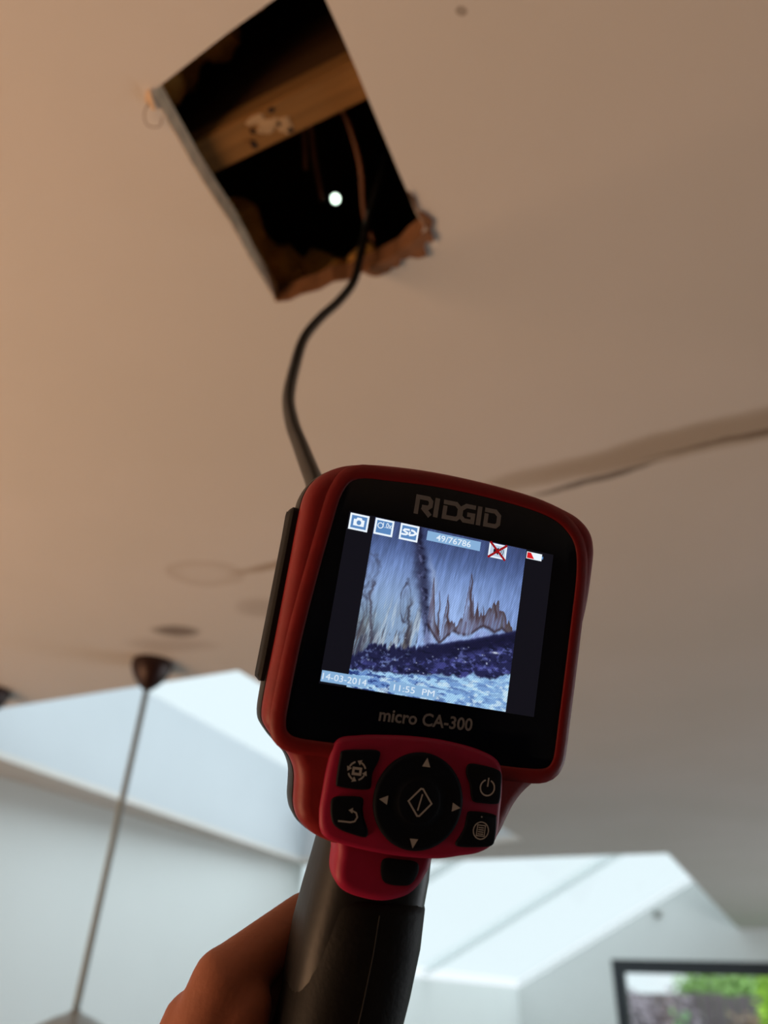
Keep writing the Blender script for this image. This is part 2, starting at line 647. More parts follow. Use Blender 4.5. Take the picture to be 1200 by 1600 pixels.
# torn brown liner lying along the far edge of the cut
bm = bmesh.new()
far = [(x, y) for x, y in hatch[6:19]]
nr = [(x, y - rnd.uniform(.0012, .0045)) for x, y in far]
for i in range(len(far) - 1):
    q = [(far[i][0], far[i][1] - .0003, CZ - .0008), (far[i + 1][0], far[i + 1][1] - .0003, CZ - .0008),
         (nr[i + 1][0], nr[i + 1][1], CZ + .0206), (nr[i][0], nr[i][1], CZ + .0206)]
    q2 = [(x, y + .002, z) for x, y, z in q]
    vs = [bm.verts.new(p) for p in q + q2]
    for f in ((0, 1, 2, 3), (7, 6, 5, 4), (0, 4, 5, 1), (1, 5, 6, 2), (2, 6, 7, 3), (3, 7, 4, 0)):
        bm.faces.new([vs[k] for k in f])
obj('torn_liner', bm, M['torn'], ceil_o)['label'] = 'torn orange brown paper edge along the lower side of the hole'
# loose fibre hanging at the left corner
bm = bmesh.new()
tube(bm, catmull([Vector(p) for p in [(-.3255, .19, 2.399), (-.336, .194, 2.393), (-.341, .203, 2.392), (-.334, .209, 2.394), (-.328, .205, 2.397)]], 6, False), .0004, 6)
obj('paper_fibre', bm, M['torn'], ceil_o, smooth=True)

# timber crossing the hole
j = empty('timber_joist', (-.3, .26, CZ + .0205))
tag(j, 'pale timber joist with plaster smears crossing the hole cut in the ceiling', 'joist')
boxo('beam', (-.45, .95, -.0155, .0125, .0265, .28), M['joist'], j, bevel=.002)
boxo('batten', (-.45, .95, -.017, .0140, 0.0005, .0255), M['batten'], j, bevel=.0015)
for (x, y, sx, sy, nm, mm) in ((.037, -.003, .011, .0065, 'plaster_smear', 'plaster'), (.050, .002, .007, .008, 'plaster_smear', 'plaster'),
                               (.030, -.011, .009, .0035, 'plaster_smear', 'plaster'),
                               (.0525, .0085, .0026, .0022, 'nail_hole', 'hole'), (.0465, .0, .0018, .0022, 'nail_hole', 'hole'),
                               (.022, -.004, .0022, .0024, 'nail_hole', 'hole'), (.0165, .006, .0024, .0042, 'nail_hole', 'hole'),
                               (.047, -.0125, .003, .0022, 'nail_hole', 'hole')):
    bm = bmesh.new()
    k = 14
    zz = -.0004 if nm == 'plaster_smear' else -.0011
    rr = [rnd.uniform(.7, 1.2) for _ in range(k)]
    P = [(x + sx * rr[q] * math.cos(2 * math.pi * q / k), y + sy * rr[q] * math.sin(2 * math.pi * q / k)) for q in range(k)]
    loft(bm, [[(a_ * 1, b_ * 1, .001) for a_, b_ in P], [(a_, b_, zz + .0004) for a_, b_ in P], [(x + (a_ - x) * .8, y + (b_ - y) * .8, zz) for a_, b_ in P]])
    obj(nm, bm, M[mm], j)

# dark second joist further over and a noggin
j2 = empty('dark_joist', (-.3, .10, CZ + .020))
tag(j2, 'dark rough timber joist at the top edge of the ceiling hole', 'joist')
boxo('beam', (-.45, .95, -.03, .02, 0.1, .28), M['joist'], j2, bevel=.002)


def wool(name, lumps, label, seed):
    bm = bmesh.new()
    for (x, y, z, r) in lumps:
        g = bmesh.ops.create_icosphere(bm, subdivisions=4, radius=r, matrix=Matrix.Translation((x, y, z)))
        for v in g['verts']:
            d = (v.co - Vector((x, y, z))).normalized()
            v.co += d * r * (.35 * noise.noise(v.co * 45 + Vector((seed, 0, 0))) + .2 * noise.noise(v.co * 130))
    o = obj(name, bm, M['insul'], smooth=True)
    o.location = (0, 0, 0)
    return tag(o, label, 'insulation')


wool('insulation', [(-.37, .445, 2.468, .042), (-.325, .465, 2.466, .040), (-.40, .395, 2.468, .042), (-.275, .475, 2.464, .036), (-.43, .44, 2.50, .05),
                    (-.385, .355, 2.464, .034)],
     'brown mineral wool lump in the lower left of the ceiling hole', 3)
wool('insulation', [(-.395, .183, 2.462, .036), (-.35, .188, 2.464, .030), (-.43, .195, 2.466, .036), (-.37, .155, 2.466, .034), (-.31, .195, 2.525, .034), (-.345, .19, 2.505, .036), (-.275, .188, 2.55, .03), (-.33, .18, 2.56, .036)],
     'brown mineral wool lump in the upper left of the ceiling hole behind the joist', 9)

wires = [('middle thin brown wire hanging in the ceiling hole left of the white light', [(-.262, .296, 2.535), (-.272, .325, 2.53), (-.283, .355, 2.52), (-.289, .382, 2.50)]),
         ('rightmost thin brown wire curving down the right of the ceiling hole', [(-.232, .296, 2.535), (-.231, .330, 2.52), (-.238, .37, 2.51), (-.256, .415, 2.50), (-.262, .45, 2.50)]),
         ('shortest thin grey wire hanging under the joist inside the ceiling hole', [(-.272, .296, 2.535), (-.277, .32, 2.525), (-.287, .345, 2.50)]),
         ('thin grey strand at the very top of the ceiling hole', [(-.23, .125, 2.54), (-.228, .15, 2.53), (-.233, .175, 2.50)])]
for lab, pts in wires:
    bm = bmesh.new()
    # the tail runs up and is stapled to the roof deck
    p0 = Vector(pts[0])
    full = [p0 + Vector((.01, 0, .26)), p0 + Vector((.004, -.001 if p0.y > .2 else 0, .12))] + [Vector(p) for p in pts]
    tube(bm, catmull(full, 8, False), .0024, 8)
    tag(obj('loose_wire', bm, M['wire'], smooth=True), lab, 'wire', 'loose wires in the ceiling hole')

# ------------------------------------------------------------------ pendants
def pendant(x, lab, lab_r):
    t = empty('pendant_lamp', (x, 1.15, 1.60))
    tag(t, lab, 'lamp', 'pendant lamps over the room')
    bm = bmesh.new()
    lathe(bm, [(.043, .80), (.0445, .795), (.043, .783), (.035, .765), (.022, .748), (.011, .738), (.006, .735)], n=36)
    obj('ceiling_rose', bm, M['rose'], t, smooth=40)['label'] = 'dark copper cone shaped ceiling rose'
    bm = bmesh.new()
    tube(bm, [(0, 0, .74), (0, 0, .45), (0, 0, .15)], .0062, 10)
    obj('cord', bm, M['cord'], t, smooth=True)
    bm = bmesh.new()
    lathe(bm, [(.006, .165), (.016, .158), (.03, .154), (.075, .132), (.115, .09), (.145, .035), (.155, -.03), (.152, -.03), (.142, .034), (.112, .087), (.073, .128), (.02, .148)], n=48)
    obj('lamp_shade', bm, M['shade'], t, smooth=40)
    bm = bmesh.new()
    lathe(bm, [(.018, .146), (.018, .10), (.014, .095)], n=20)
    obj('lamp_holder', bm, M['rose'], t, smooth=40)
    bm = bmesh.new()
    lathe(bm, [(.012, .096), (.016, .08), (.03, .05), (.032, .035), (.024, .012), (.004, .004)], n=24)
    obj('bulb', bm, M['shade_in'], t, smooth=True)
    return t


pendant(-1.155, 'grey dome pendant lamp on a long cord, its cone rose left of the device', '')
pendant(-1.665, 'pendant lamp whose dark ceiling rose is cut by the left edge', '')

# ------------------------------------------------------------------ the inspection camera
D = empty('inspection_camera')
Mw = Matrix(((0.7199691500609358, 0.2773986857027947, 0.6361559495366651, -0.0817075),
             (0.6939328081139, -0.2744273818952333, -0.6656927744006877, 0.2004487),
             (-0.010083688992174683, 0.9207277454473122, -0.3900752978334043, 1.9032388),
             (0, 0, 0, 1)))
D.matrix_world = Mw
tag(D, 'red and black handheld inspection camera with a lit screen, held up under the ceiling hole', 'inspection camera')

head = outline([(-47.0, 36.3), (-41.5, 40.7), (-34.6, 43.4), (-25.1, 45.2), (-9.8, 46.7), (8.5, 47.1), (27.6, 46.3), (40.1, 44.0), (46.6, 41.6), (50.8, 37.6),
                (52.7, 31.9), (52.9, 25.1), (52.5, 13.9), (51.3, 3.9), (50.1, -6.0), (48.9, -18.8), (47.4, -31.3), (45.7, -39.6), (43.3, -44.3), (39.9, -47.9), (36.8, -51.2),
                (34.2, -55.2), (32.5, -59.2), (30.9, -63.4), (28.6, -67.2), (24.6, -69.6), (17.4, -71.3), (8.6, -73.2), (-5.0, -73.4), (-20.0, -72.6), (-27.2, -70.9),
                (-31.4, -68.8), (-34.2, -66.3), (-35.8, -62.5), (-36.4, -58.1), (-37.3, -53.6), (-39.9, -49.4), (-44.1, -46.0), (-47.6, -43.0), (-49.9, -39.6), (-50.5, -32.4),
                (-50.4, -14.3), (-50.4, 5.9), (-50.4, 24.6), (-49.6, 31.4)], 4)
panel = outline([(-34.8, 37.6), (-24.1, 39.3), (-8.9, 40.8), (7.1, 41.2), (23.6, 40.6), (33.4, 39.1), (39.2, 36.3), (43.6, 31.0), (45.2, 21.4), (45.2, 3.9), (45.0, -15), (44.8, -25.6), (44.7, -33.7), (44.3, -39.2),
                 (41.9, -42.1), (35.2, -42.9), (27.8, -43.1), (15, -43.2), (1.0, -43.3), (-15.5, -43.4), (-27.3, -43.4), (-38, -43.4), (-42.0, -42.4), (-43.4, -39.7), (-43.7, -33.7), (-43.4, -15.7),
                 (-42.2, 2.8), (-40.6, 20.1), (-39.0, 32.2)], 4)

bm = bmesh.new()
levels(bm, head, [(.6, -8.5), (0, -7.5), (0, -4.5), (.35, -2.8), (1.1, -1.3), (2.4, -.25), (4.2, .25)])
hs = obj('front_shell', bm, M['rubber_red'], D, smooth=50)
hs['label'] = 'red rubber front shell'
bm = bmesh.new()
levels(bm, head, [(9, -30), (5.0, -29.5), (1.4, -25), (-.5, -17), (-.6, -10), (-.2, -8.2), (1.5, -8.0)])
obj('back_shell', bm, M['shell'], D, smooth=50)['label'] = 'dark grey plastic back shell'

# cover strip along the left side
bm = bmesh.new()
strip = outline([(-8, 22.5), (-8.6, 25.5), (-12, 26.5), (-19, 26.3), (-20.5, 24), (-20.8, 0), (-20.5, -26), (-19, -29), (-11, -29.3), (-8.5, -27), (-8, -10), (-8, 8)], 4)
loft(bm, [[(x * MM, p.y * MM, p.x * MM) for p in (inset(strip, d))] for x, d in ((-49.5, 0), (-52.1, 0), (-52.9, .8), (-53.1, 1.8))])
obj('side_cover', bm, M['black'], D, smooth=40)['label'] = 'black rubber port cover on the left side'

# raised rim around the panel
bm = bmesh.new()
loft(bm, [r3(inset(panel, -o_), z) for o_, z in ((-.4, -.6), (.1, .75), (.6, 1.0), (1.7, 1.05), (3.0, .8), (4.4, .28), (4.8, -.8), (-.4, -.6))], cap=False)
obj('bezel', bm, M['rubber_red'], D, smooth=60)['label'] = 'raised red rim around the black panel'

bm = bmesh.new()
levels(bm, panel, [(0, -.5), (0, .55), (.25, .7)])
fp = obj('front_panel', bm, M['gloss'], D, smooth=40)
fp['label'] = 'glossy black panel framing the screen'

# keypad pod
pod = outline([(-27.2, -42.6), (-21.0, -40.5), (-13.1, -39.3), (-2.9, -38.4), (7.6, -38.4), (18.7, -39.7), (25.4, -42.5), (27.4, -48.6), (27.8, -57.2), (27.9, -62.9), (26.6, -66.6), (22.6, -69.2), (17.0, -70.6),
               (7.9, -72.3), (-7.4, -72.4), (-22.0, -70.7), (-26.8, -68.3), (-28.5, -63.3), (-28.7, -57.0), (-28.5, -49.6)], 6)
bm = bmesh.new()
levels(bm, pod, [(-.6, -.6), (-.3, .8), (.3, 1.5), (1.3, 1.9)])
kp = obj('keypad', bm, M['rubber_red2'], D, smooth=50)
kp['label'] = 'raised red rubber keypad'


class Flat:
    """flat printed shapes gathered into one mesh, with one slot per colour"""

    def __init__(self, z):
        self.v, self.f, self.m, self.z, self.mats = [], [], [], z, []

    def slot(self, m):
        if m not in self.mats:
            self.mats.append(m)
        return self.mats.index(m)

    def poly(self, pts, m, dz=0):
        i = len(self.v)
        self.v += [(x * MM, y * MM, (self.z + dz) * MM) for x, y in pts]
        self.f.append(list(range(i, i + len(pts))))
        self.m.append(self.slot(m))

    def rect(self, x0, y0, x1, y1, m, dz=0):
        self.poly([(x0, y0), (x1, y0), (x1, y1), (x0, y1)], m, dz)

    def ribbon(self, pts, w, m, closed=False, dz=0):
        P = [Vector(p) for p in pts]
        n = len(P)
        L, R = [], []
        for i in range(n):
            if closed or 0 < i < n - 1:
                a = (P[i] - P[i - 1]).normalized()
                b = (P[(i + 1) % n] - P[i]).normalized()
            elif i == 0:
                a = b = (P[1] - P[0]).normalized()
            else:
                a = b = (P[-1] - P[-2]).normalized()
            na, nb = Vector((-a.y, a.x)), Vector((-b.y, b.x))
            mt = (na + nb)
            mt = mt.normalized() if mt.length > 1e-6 else na
            k = 1 / max(.45, mt.dot(na))
            L.append(P[i] + mt * w / 2 * k)
            R.append(P[i] - mt * w / 2 * k)
        for i in range(n if closed else n - 1):
            j = (i + 1) % n
            self.poly([R[i], R[j], L[j], L[i]], m, dz)

    def disc(self, cx, cy, r, m, dz=0, n=24):
        self.poly([(cx + r * math.cos(2 * math.pi * k / n), cy + r * math.sin(2 * math.pi * k / n)) for k in range(n)], m, dz)

    def arc(self, cx, cy, r, a0, a1, w, m, dz=0, n=20):
        self.ribbon([(cx + r * math.cos(math.radians(a0 + (a1 - a0) * k / n)), cy + r * math.sin(math.radians(a0 + (a1 - a0) * k / n))) for k in range(n + 1)], w, m, dz=dz)

    def text(self, s, x0, x1, y0, h, m, bold=0.0, dz=0, y1=None):
        """letters of height h on the baseline from (x0, y0) to (x1, y1)"""
        cu_ = bpy.data.curves.new('t', 'FONT')
        cu_.body = s
        cu_.offset = bold
        cu_.resolution_u = 3
        to = bpy.data.objects.new('t', cu_)
        COL.objects.link(to)
        dg = bpy.context.evaluated_depsgraph_get()
        me = bpy.data.meshes.new_from_object(to.evaluated_get(dg))
        xs = [v.co.x for v in me.vertices]
        a, b = min(xs), max(xs)
        cap = 0.729
        i = len(self.v)
        y1 = y0 if y1 is None else y1
        for v in me.vertices:
            f = (v.co.x - a) / (b - a)
            self.v.append(((x0 + f * (x1 - x0)) * MM, (y0 + f * (y1 - y0) + v.co.y / cap * h) * MM, (self.z + dz) * MM))
        k = self.slot(m)
        for p in me.polygons:
            self.f.append([i + q for q in p.vertices])
            self.m.append(k)
        bpy.data.meshes.remove(me)
        bpy.data.objects.remove(to)
        bpy.data.curves.remove(cu_)

    def build(self, name, parent):
        me = bpy.data.meshes.new(name)
        me.from_pydata(self.v, [], self.f)
        for p, k in zip(me.polygons, self.m):
            p.material_index = k
        # printed side faces the viewer
        bm_ = bmesh.new()
        bm_.from_mesh(me)
        for f in bm_.faces:
            f.normal_update()
            if f.normal.z < 0:
                f.normal_flip()
        bm_.to_mesh(me)
        bm_.free()
        return link(name, me, parent, self.mats)


# maker's name above the screen, built from heavy strokes
F = Flat(.76)
pr = M['print_dim']
y0, y1 = 30.5, 36.9
w = 1.45
sl = .35                                                            # the word climbs very slightly


def up(pts):
    return [(x, y + (x + 15) / 30 * .9) for x, y in pts]


def letter_D(a, b):
    return [(a, y0 + w / 2), (b - 1.6, y0 + w / 2), (b - .75, y0 + 1.6), (b - .75, y1 - 2.0), (b - 2.2, y1 - w / 2), (a, y1 - w / 2)]


h2 = w / 2
F.ribbon(up([(-15.0 + h2, y0), (-15.0 + h2, y1 - h2), (-10.6, y1 - h2), (-9.7, y1 - 1.6), (-9.7, y0 + 3.3), (-10.5, y0 + 2.6), (-12.6, y0 + 2.6)]), w, pr)
F.ribbon(up([(-12.3, y0 + 2.6), (-9.4, y0)]), w * 1.1, pr, dz=.01)
F.ribbon(up([(-7.6, y0), (-7.6, y1)]), w * 1.1, pr)
F.ribbon(up(letter_D(-5.4, 1.2)), w, pr)
F.ribbon(up([(-5.4 + h2, y0), (-5.4 + h2, y1 - 1.9)]), w, pr, dz=.01)
F.ribbon(up([(5.9, y1 - h2), (2.6, y1 - h2), (.9, y1 - 2.0), (.9, y0 + 1.9), (2.3, y0 + h2), (5.3, y0 + h2), (5.3, y0 + 2.9), (3.2, y0 + 2.9)]), w, pr, dz=.02)
F.ribbon(up([(7.4, y0), (7.4, y1)]), w * 1.1, pr)
F.ribbon(up(letter_D(9.2, 15.2)), w, pr)
F.ribbon(up([(9.2 + h2, y0), (9.2 + h2, y1 - 1.9)]), w, pr, dz=.01)
F.build('maker_logo', fp)['label'] = 'grey RIDGID lettering'
F = Flat(.76)
F.text('micro CA-300', -15.6, 15.1, -35.0, 3.9, pr, bold=.022, y1=-34.0)
F.build('model_lettering', fp)['label'] = 'grey micro CA-300 lettering'

# screen glass: dark border, lit picture
SW, SH = 71.0, 53.2


def sx(u):
    return (u - .5) * SW


def sy(v):
    return (.5 - v) * SH


boxo('screen_border', (sx(-.004) * MM, sx(1.004) * MM, sy(1.004) * MM, sy(-.004) * MM, .0006, .00076), M['lcd_off'], fp)


def paint_picture(nu, nv):
    """the picture the probe sends: two pale boards, a dark gap, a tide mark, rubble"""
    u0_, u1_ = .117, .862
    U, V = np.meshgrid(np.linspace(u0_, u1_, nu), np.linspace(0, 1, nv))
    rng = np.random.default_rng(5)

    def vnoise(fu, fv, seed):
        r = np.random.default_rng(seed)
        g = r.random((int(fv) + 3, int(fu) + 3))
        a, b = U * fu, V * fv
        i, jx = np.floor(b).astype(int), np.floor(a).astype(int)
        fb, fa = b - i, a - jx
        fb, fa = fb * fb * (3 - 2 * fb), fa * fa * (3 - 2 * fa)
        return ((g[i, jx] * (1 - fa) + g[i, jx + 1] * fa) * (1 - fb) + (g[i + 1, jx] * (1 - fa) + g[i + 1, jx + 1] * fa) * fb)

    def fb(fu, fv, seed, o=4):
        s, a, t = 0, 1, 0
        for k in range(o):
            s = s + a * vnoise(fu * 2 ** k, fv * 2 ** k, seed + k)
            t += a
            a *= .55
        return s / t

    def mixc(C, col, k):
        k = np.clip(k, 0, 1)[..., None]
        return C * (1 - k) + np.array(col, float) * k

    def step(a, b, x):
        t = np.clip((x - a) / (b - a), 0, 1)
        return t * t * (3 - 2 * t)

    # board colours
    C = np.zeros(U.shape + (3,))
    C[:] = (92, 116, 172)
    C = mixc(C, (152, 180, 230), step(.05, .52, V) * (1 - .30 * step(.6, .86, U)))
    C = mixc(C, (58, 70, 112), (1 - step(-.02, .30, V)) * .8)
    C = mixc(C, (126, 152, 208), step(.62, .86, U) * step(.15, .4, V) * .4)
    # slanting grain
    gu = U + .10 * V
    def gnoise(fu, fv, seed, o=3):
        nonlocal U
        keep, U = U, gu
        r_ = fb(fu, fv, seed, o)
        U = keep
        return r_
    grain = gnoise(70, 7, 11)
    fine = gnoise(160, 16, 13, 2)
    C = C * (1 + .30 * (grain - .5) + .22 * (fine - .5))[..., None]
    leftb = np.where(U < .40, 1.0, 0.0)
    C = mixc(C, (140, 168, 200), leftb * step(.25, .60, V) * .75)
    C = mixc(C, (128, 150, 150), leftb * step(.45, .7, V) * (1 - step(.12, .30, U)) * .6)
    # streaky, frayed lower part of the left board
    lo = step(.40, .74, V)
    s1 = gnoise(95, 6, 31)
    s2 = gnoise(55, 9, 37)
    C = mixc(C, (74, 70, 78), leftb * step(.48, .62, s1) * lo * .8)
    C = mixc(C, (50, 46, 58), leftb * step(.56, .68, s2) * step(.56, .78, V) * .85)
    C = mixc(C, (108, 96, 84), leftb * step(.55, .70, gnoise(60, 8, 43)) * lo * .45)
    C = mixc(C, (188, 204, 220), leftb * step(.58, .72, gnoise(80, 7, 41)) * step(.40, .58, V) * (1 - step(.74, .82, V)) * .7)
    C = mixc(C, (64, 66, 92), leftb * step(.60, .80, V + .16 * (fb(30, 6, 47) - .5)) * (1 - step(.13, .3, U)) * .55)
    # knots drawn as dark rings in the grain
    for (ku, kv, ru, rv, dk) in ((.125, .33, .055, .13, .75), (.318, .47, .022, .115, .8), (.122, .56, .03, .10, .5)):
        d = np.sqrt(((U - ku - .06 * (V - kv)) / ru) ** 2 + ((V - kv) / rv) ** 2) + 1.0 * (fb(22, 14, 51) - .5)
        ring = np.exp(-((d - .85) / .16) ** 2) + .8 * np.exp(-((d - .35) / .22) ** 2)
        C = mixc(C, (56, 56, 74), ring * dk * (.35 + .6 * step(.35, .6, fb(30, 10, 53))))
    dl = np.abs(U - (.335 + .05 * (V - .4)) + .03 * (fb(8, 26, 55) - .5)) / .008
    C = mixc(C, (60, 58, 72), np.exp(-dl ** 2) * step(.40, .5, V) * (1 - step(.68, .76, V)) * .8)
    dl = np.abs(U - (.15 + .12 * (V - .4)) + .03 * (fb(8, 26, 57) - .5)) / .007
    C = mixc(C, (66, 62, 78), np.exp(-dl ** 2) * step(.34, .42, V) * (1 - step(.7, .78, V)) * .75)
    # dark gap between the boards
    cxk = np.interp(V, [0, .1, .28, .44, .7], [.325, .335, .372, .405, .45])
    wd = np.interp(V, [0, .15, .3, .5, .72], [.026, .032, .040, .024, .012])
    dd = (U - cxk + .022 * (fb(14, 40, 61) - .5)) / wd
    C = mixc(C, (44, 46, 74), np.exp(-np.abs(dd) ** 2.4) * .88)
    C = mixc(C, (26, 26, 48), np.exp(-((dd - .35) / .3) ** 2) * step(.45, .62, fb(30, 40, 64)) * .8)
    C = mixc(C, (104, 112, 156), np.exp(-((dd + .15) / .35) ** 2) * step(.52, .68, fb(50, 40, 66)) * .7)
    C = mixc(C, (186, 204, 238), np.exp(-((dd - 1.45) / .35) ** 2) * step(.1, .3, V) * .45)
    # tide mark on the right board: frayed brown edge running into spikes
    pts = [(.431, .30), (.46, .50), (.502, .635), (.515, .58), (.527, .54), (.512, .38), (.548, .53), (.575, .55), (.596, .49), (.615, .53), (.631, .555), (.648, .48),
           (.618, .26), (.609, .22), (.632, .35), (.655, .42), (.675, .455), (.701, .455), (.72, .40), (.74, .37), (.772, .395), (.80, .42), (.844, .507), (.862, .52)]
    pts.sort()
    edge = np.interp(U, [p[0] for p in pts], [p[1] for p in pts])
    fr1 = vnoise(150, 1.5, 71) - .5
    fr2 = vnoise(70, 1.5, 72) - .5
    jag = edge + .055 * fr1 + .05 * fr2
    on = (U > .43) * 1.0
    below = V - jag
    low = np.interp(U, [.43, .50, .56, .60, .64, .70, .76, .79, .83, .862], [.56, .665, .575, .595, .585, .515, .54, .51, .545, .56]) + .02 * (fb(60, 3, 73) - .5)
    inside = on * step(-.006, .004, below) * (1 - step(-.006, .006, V - low))
    C = mixc(C, (104, 96, 120), inside * (.25 + .5 * step(.42, .62, gnoise(110, 5, 75))))
    C = mixc(C, (72, 54, 58), inside * np.exp(-below / .06) * .85)
    C = mixc(C, (54, 40, 48), on * np.exp(-((V - low) / .011) ** 2) * step(.3, .5, fb(30, 4, 77)) * .8)
    C = mixc(C, (78, 66, 62), inside * step(.70, .78, U) * step(.45, .6, fb(40, 10, 78)) * .6)
    for (ua, va, vb, w_) in ((.609, .215, .50, .0075), (.514, .375, .56, .006), (.470, .36, .62, .004), (.655, .38, .5, .005), (.742, .35, .46, .005), (.688, .40, .5, .004)):
        uc = ua + (V - va) * .09 + .012 * (vnoise(4, 30, int(ua * 1000)) - .5)
        wv = w_ * (.35 + .9 * step(va, vb, V))
        C = mixc(C, (70, 52, 56), np.exp(-((U - uc) / wv) ** 2) * step(va - .01, va + .02, V) * (1 - step(vb - .03, vb + .03, V)) * .9)
    C = mixc(C, (156, 172, 224), on * step(low + .012, low + .04, V) * .6)
    C = mixc(C, (112, 122, 182), on * step(.5, .7, gnoise(70, 6, 79)) * step(low + .012, low + .04, V) * .5)
    # dark ledge
    top = np.interp(U, [.117, .159, .263, .451, .633, .862], [.81, .77, .735, .69, .615, .51]) + .07 * (fb(55, 8, 81) - .5) * np.interp(U, [.1, .42, .5], [2.0, 1.2, .2])
    t_ = V - top
    C = mixc(C, (38, 40, 78), step(-.010, .012, t_))
    C = mixc(C, (26, 26, 54), step(.0, .03, t_) * (1 - step(.07, .12, t_)) * np.interp(U, [.117, .45, .6], [.2, .5, .9]))
    C = mixc(C, (74, 78, 150), step(.45, .65, fb(26, 34, 91)) * step(.05, .12, t_) * .75)
    C = mixc(C, (112, 124, 196), step(.58, .72, gnoise(44, 46, 92)) * step(.02, .09, t_) * .6)
    C = mixc(C, (22, 24, 46), step(.54, .66, fb(36, 60, 93)) * step(.0, .03, t_) * .65)
    C = mixc(C, (130, 150, 206), step(.60, .72, fb(60, 46, 94)) * step(-.01, .02, t_) * (1 - step(.3, .42, U)) * .6)
    # pale rubble along the bottom
    bot = np.interp(U, [.117, .282, .45, .644, .68, .72, .862], [.90, .885, .86, .83, .79, .825, .78]) + .05 * (fb(34, 12, 95) - .5)
    b_ = V - bot
    C = mixc(C, (166, 210, 246), step(-.008, .012, b_))
    k1 = fb(22, 46, 97)
    k2 = fb(40, 70, 99)
    C = mixc(C, (98, 136, 200), step(.46, .60, k1) * step(0, .015, b_) * np.interp(U, [.117, .45, .86], [1, .75, .5]))
    C = mixc(C, (40, 60, 124), step(.52, .62, k2) * step(0, .015, b_) * np.interp(U, [.117, .36, .6, .86], [1, .8, .35, .15]))
    C = mixc(C, (214, 238, 252), step(.54, .66, fb(34, 60, 103)) * step(.01, .04, b_) * .7)
    # sparkles
    for k in range(40):
        a, b = rng.uniform(.14, .85), rng.uniform(.66, .86)
        C = mixc(C, (214, 226, 250), np.exp(-(((U - a) / .0035) ** 2 + ((V - b) / .0035) ** 2)) * rng.uniform(.2, .95))
    C = mixc(C, (226, 236, 250), np.exp(-(((U - .775) / .016) ** 2 + ((V - .665 + .05 * (U - .775)) / .006) ** 2)))
    # pixel lattice of the panel
    ii, jj = np.meshgrid(np.arange(nu), np.arange(nv))
    C = C * (1 + .10 * np.sin((ii * 1.25 + jj * .9)))[..., None]
    C = np.clip(C * .96, 0, 255) / 255
    return U, V, np.where(C <= .04045, C / 12.92, ((C + .055) / 1.055) ** 2.4)


NU, NV = 380, 380
U, V, CC = paint_picture(NU, NV)
co = np.stack([(U - .5) * SW * MM, (.5 - V) * SH * MM, np.full(U.shape, .82 * MM)], -1).reshape(-1, 3)
idx = np.arange(NU * NV).reshape(NV, NU)
quads = np.stack([idx[:-1, :-1], idx[1:, :-1], idx[1:, 1:], idx[:-1, 1:]], -1).reshape(-1, 4)
me = bpy.data.meshes.new('screen')
me.vertices.add(NU * NV)
me.vertices.foreach_set('co', co.ravel())
me.loops.add(quads.size)
me.loops.foreach_set('vertex_index', quads.ravel())
me.polygons.add(len(quads))
me.polygons.foreach_set('loop_start', np.arange(0, quads.size, 4))
me.update(calc_edges=True)
at = me.color_attributes.new('picture', 'FLOAT_COLOR', 'POINT')
at.data.foreach_set('color', np.concatenate([CC.reshape(-1, 3), np.ones((NU * NV, 1))], 1).astype(np.float32).ravel())
sm, nt, b = new_mat('lit_screen')
b.inputs['Base Color'].default_value = (0, 0, 0, 1)
b.inputs['Roughness'].default_value = .2
b.inputs['Specular IOR Level'].default_value = .2
an = nt.nodes.new('ShaderNodeAttribute')
an.attribute_name = 'picture'
nt.links.new(an.outputs['Color'], b.inputs['Emission Color'])
b.inputs['Emission Strength'].default_value = 1.0
screen = link('screen', me, D, sm)
screen['label'] = 'lit screen showing stained boards above rubble'

E_ = {k: emit_mat('screen_' + k, c) for k, c in dict(white=(236, 246, 255), blue=(92, 136, 190), pale=(136, 176, 216), text=(226, 238, 250), red=(214, 30, 36), dark=(26, 26, 34),
                                                     crimson=(150, 16, 22), tile=(190, 206, 226)).items()}
ZS = .9


def icon_box(F, u0_, v0_, u1_, v1_, fill, frame='white', t=.6):
    a, b_, c, d = sx(u0_), sy(v1_), sx(u1_), sy(v0_)
    F.rect(a, b_, c, d, E_[frame])
    F.rect(a + t, b_ + t, c - t, d - t, E_[fill], .02)
    return (a + c) / 2, (b_ + d) / 2


F = Flat(ZS)
cx, cy = icon_box(F, .002, .004, .090, .102, 'blue')
F.rect(cx - 1.75, cy - 1.2, cx + 1.75, cy + .9, E_['white'], .04)
F.poly([(cx - 1.0, cy + .9), (cx + 1.0, cy + .9), (cx + .7, cy + 1.5), (cx - .7, cy + 1.5)], E_['white'], .04)
F.disc(cx, cy - .1, .75, E_['blue'], .06)
F.build('camera_icon', screen)
F = Flat(ZS)
cx, cy = icon_box(F, .119, .002, .207, .100, 'blue')
F.arc(cx - 1.25, cy + .4, .85, 0, 360, .3, E_['text'], .04)
F.ribbon([(cx - .7, cy - .25), (cx + .3, cy - 1.3)], .4, E_['text'], .04)
F.text('1.0x', cx - .45, cx + 2.5, cy - .05, 1.75, E_['text'], .012, dz=.05)
F.build('zoom_icon', screen)
F = Flat(ZS)
cx, cy = icon_box(F, .238, .001, .327, .100, 'blue')
F.ribbon([(cx + .1, cy + .9), (cx - 1.6, cy + .85), (cx - 1.9, cy + .45), (cx - 1.3, cy + .1), (cx - .6, cy - .15), (cx - .6, cy - .55), (cx - 1.1, cy - .8), (cx - 2.5, cy - .8)], .6, E_['white'], dz=.04)
F.ribbon([(cx + .5, cy + .95), (cx + 1.5, cy + .75), (cx + 2.35, cy + .1), (cx + 1.5, cy - .5), (cx + .1, cy - .8)], .65, E_['white'], dz=.04)
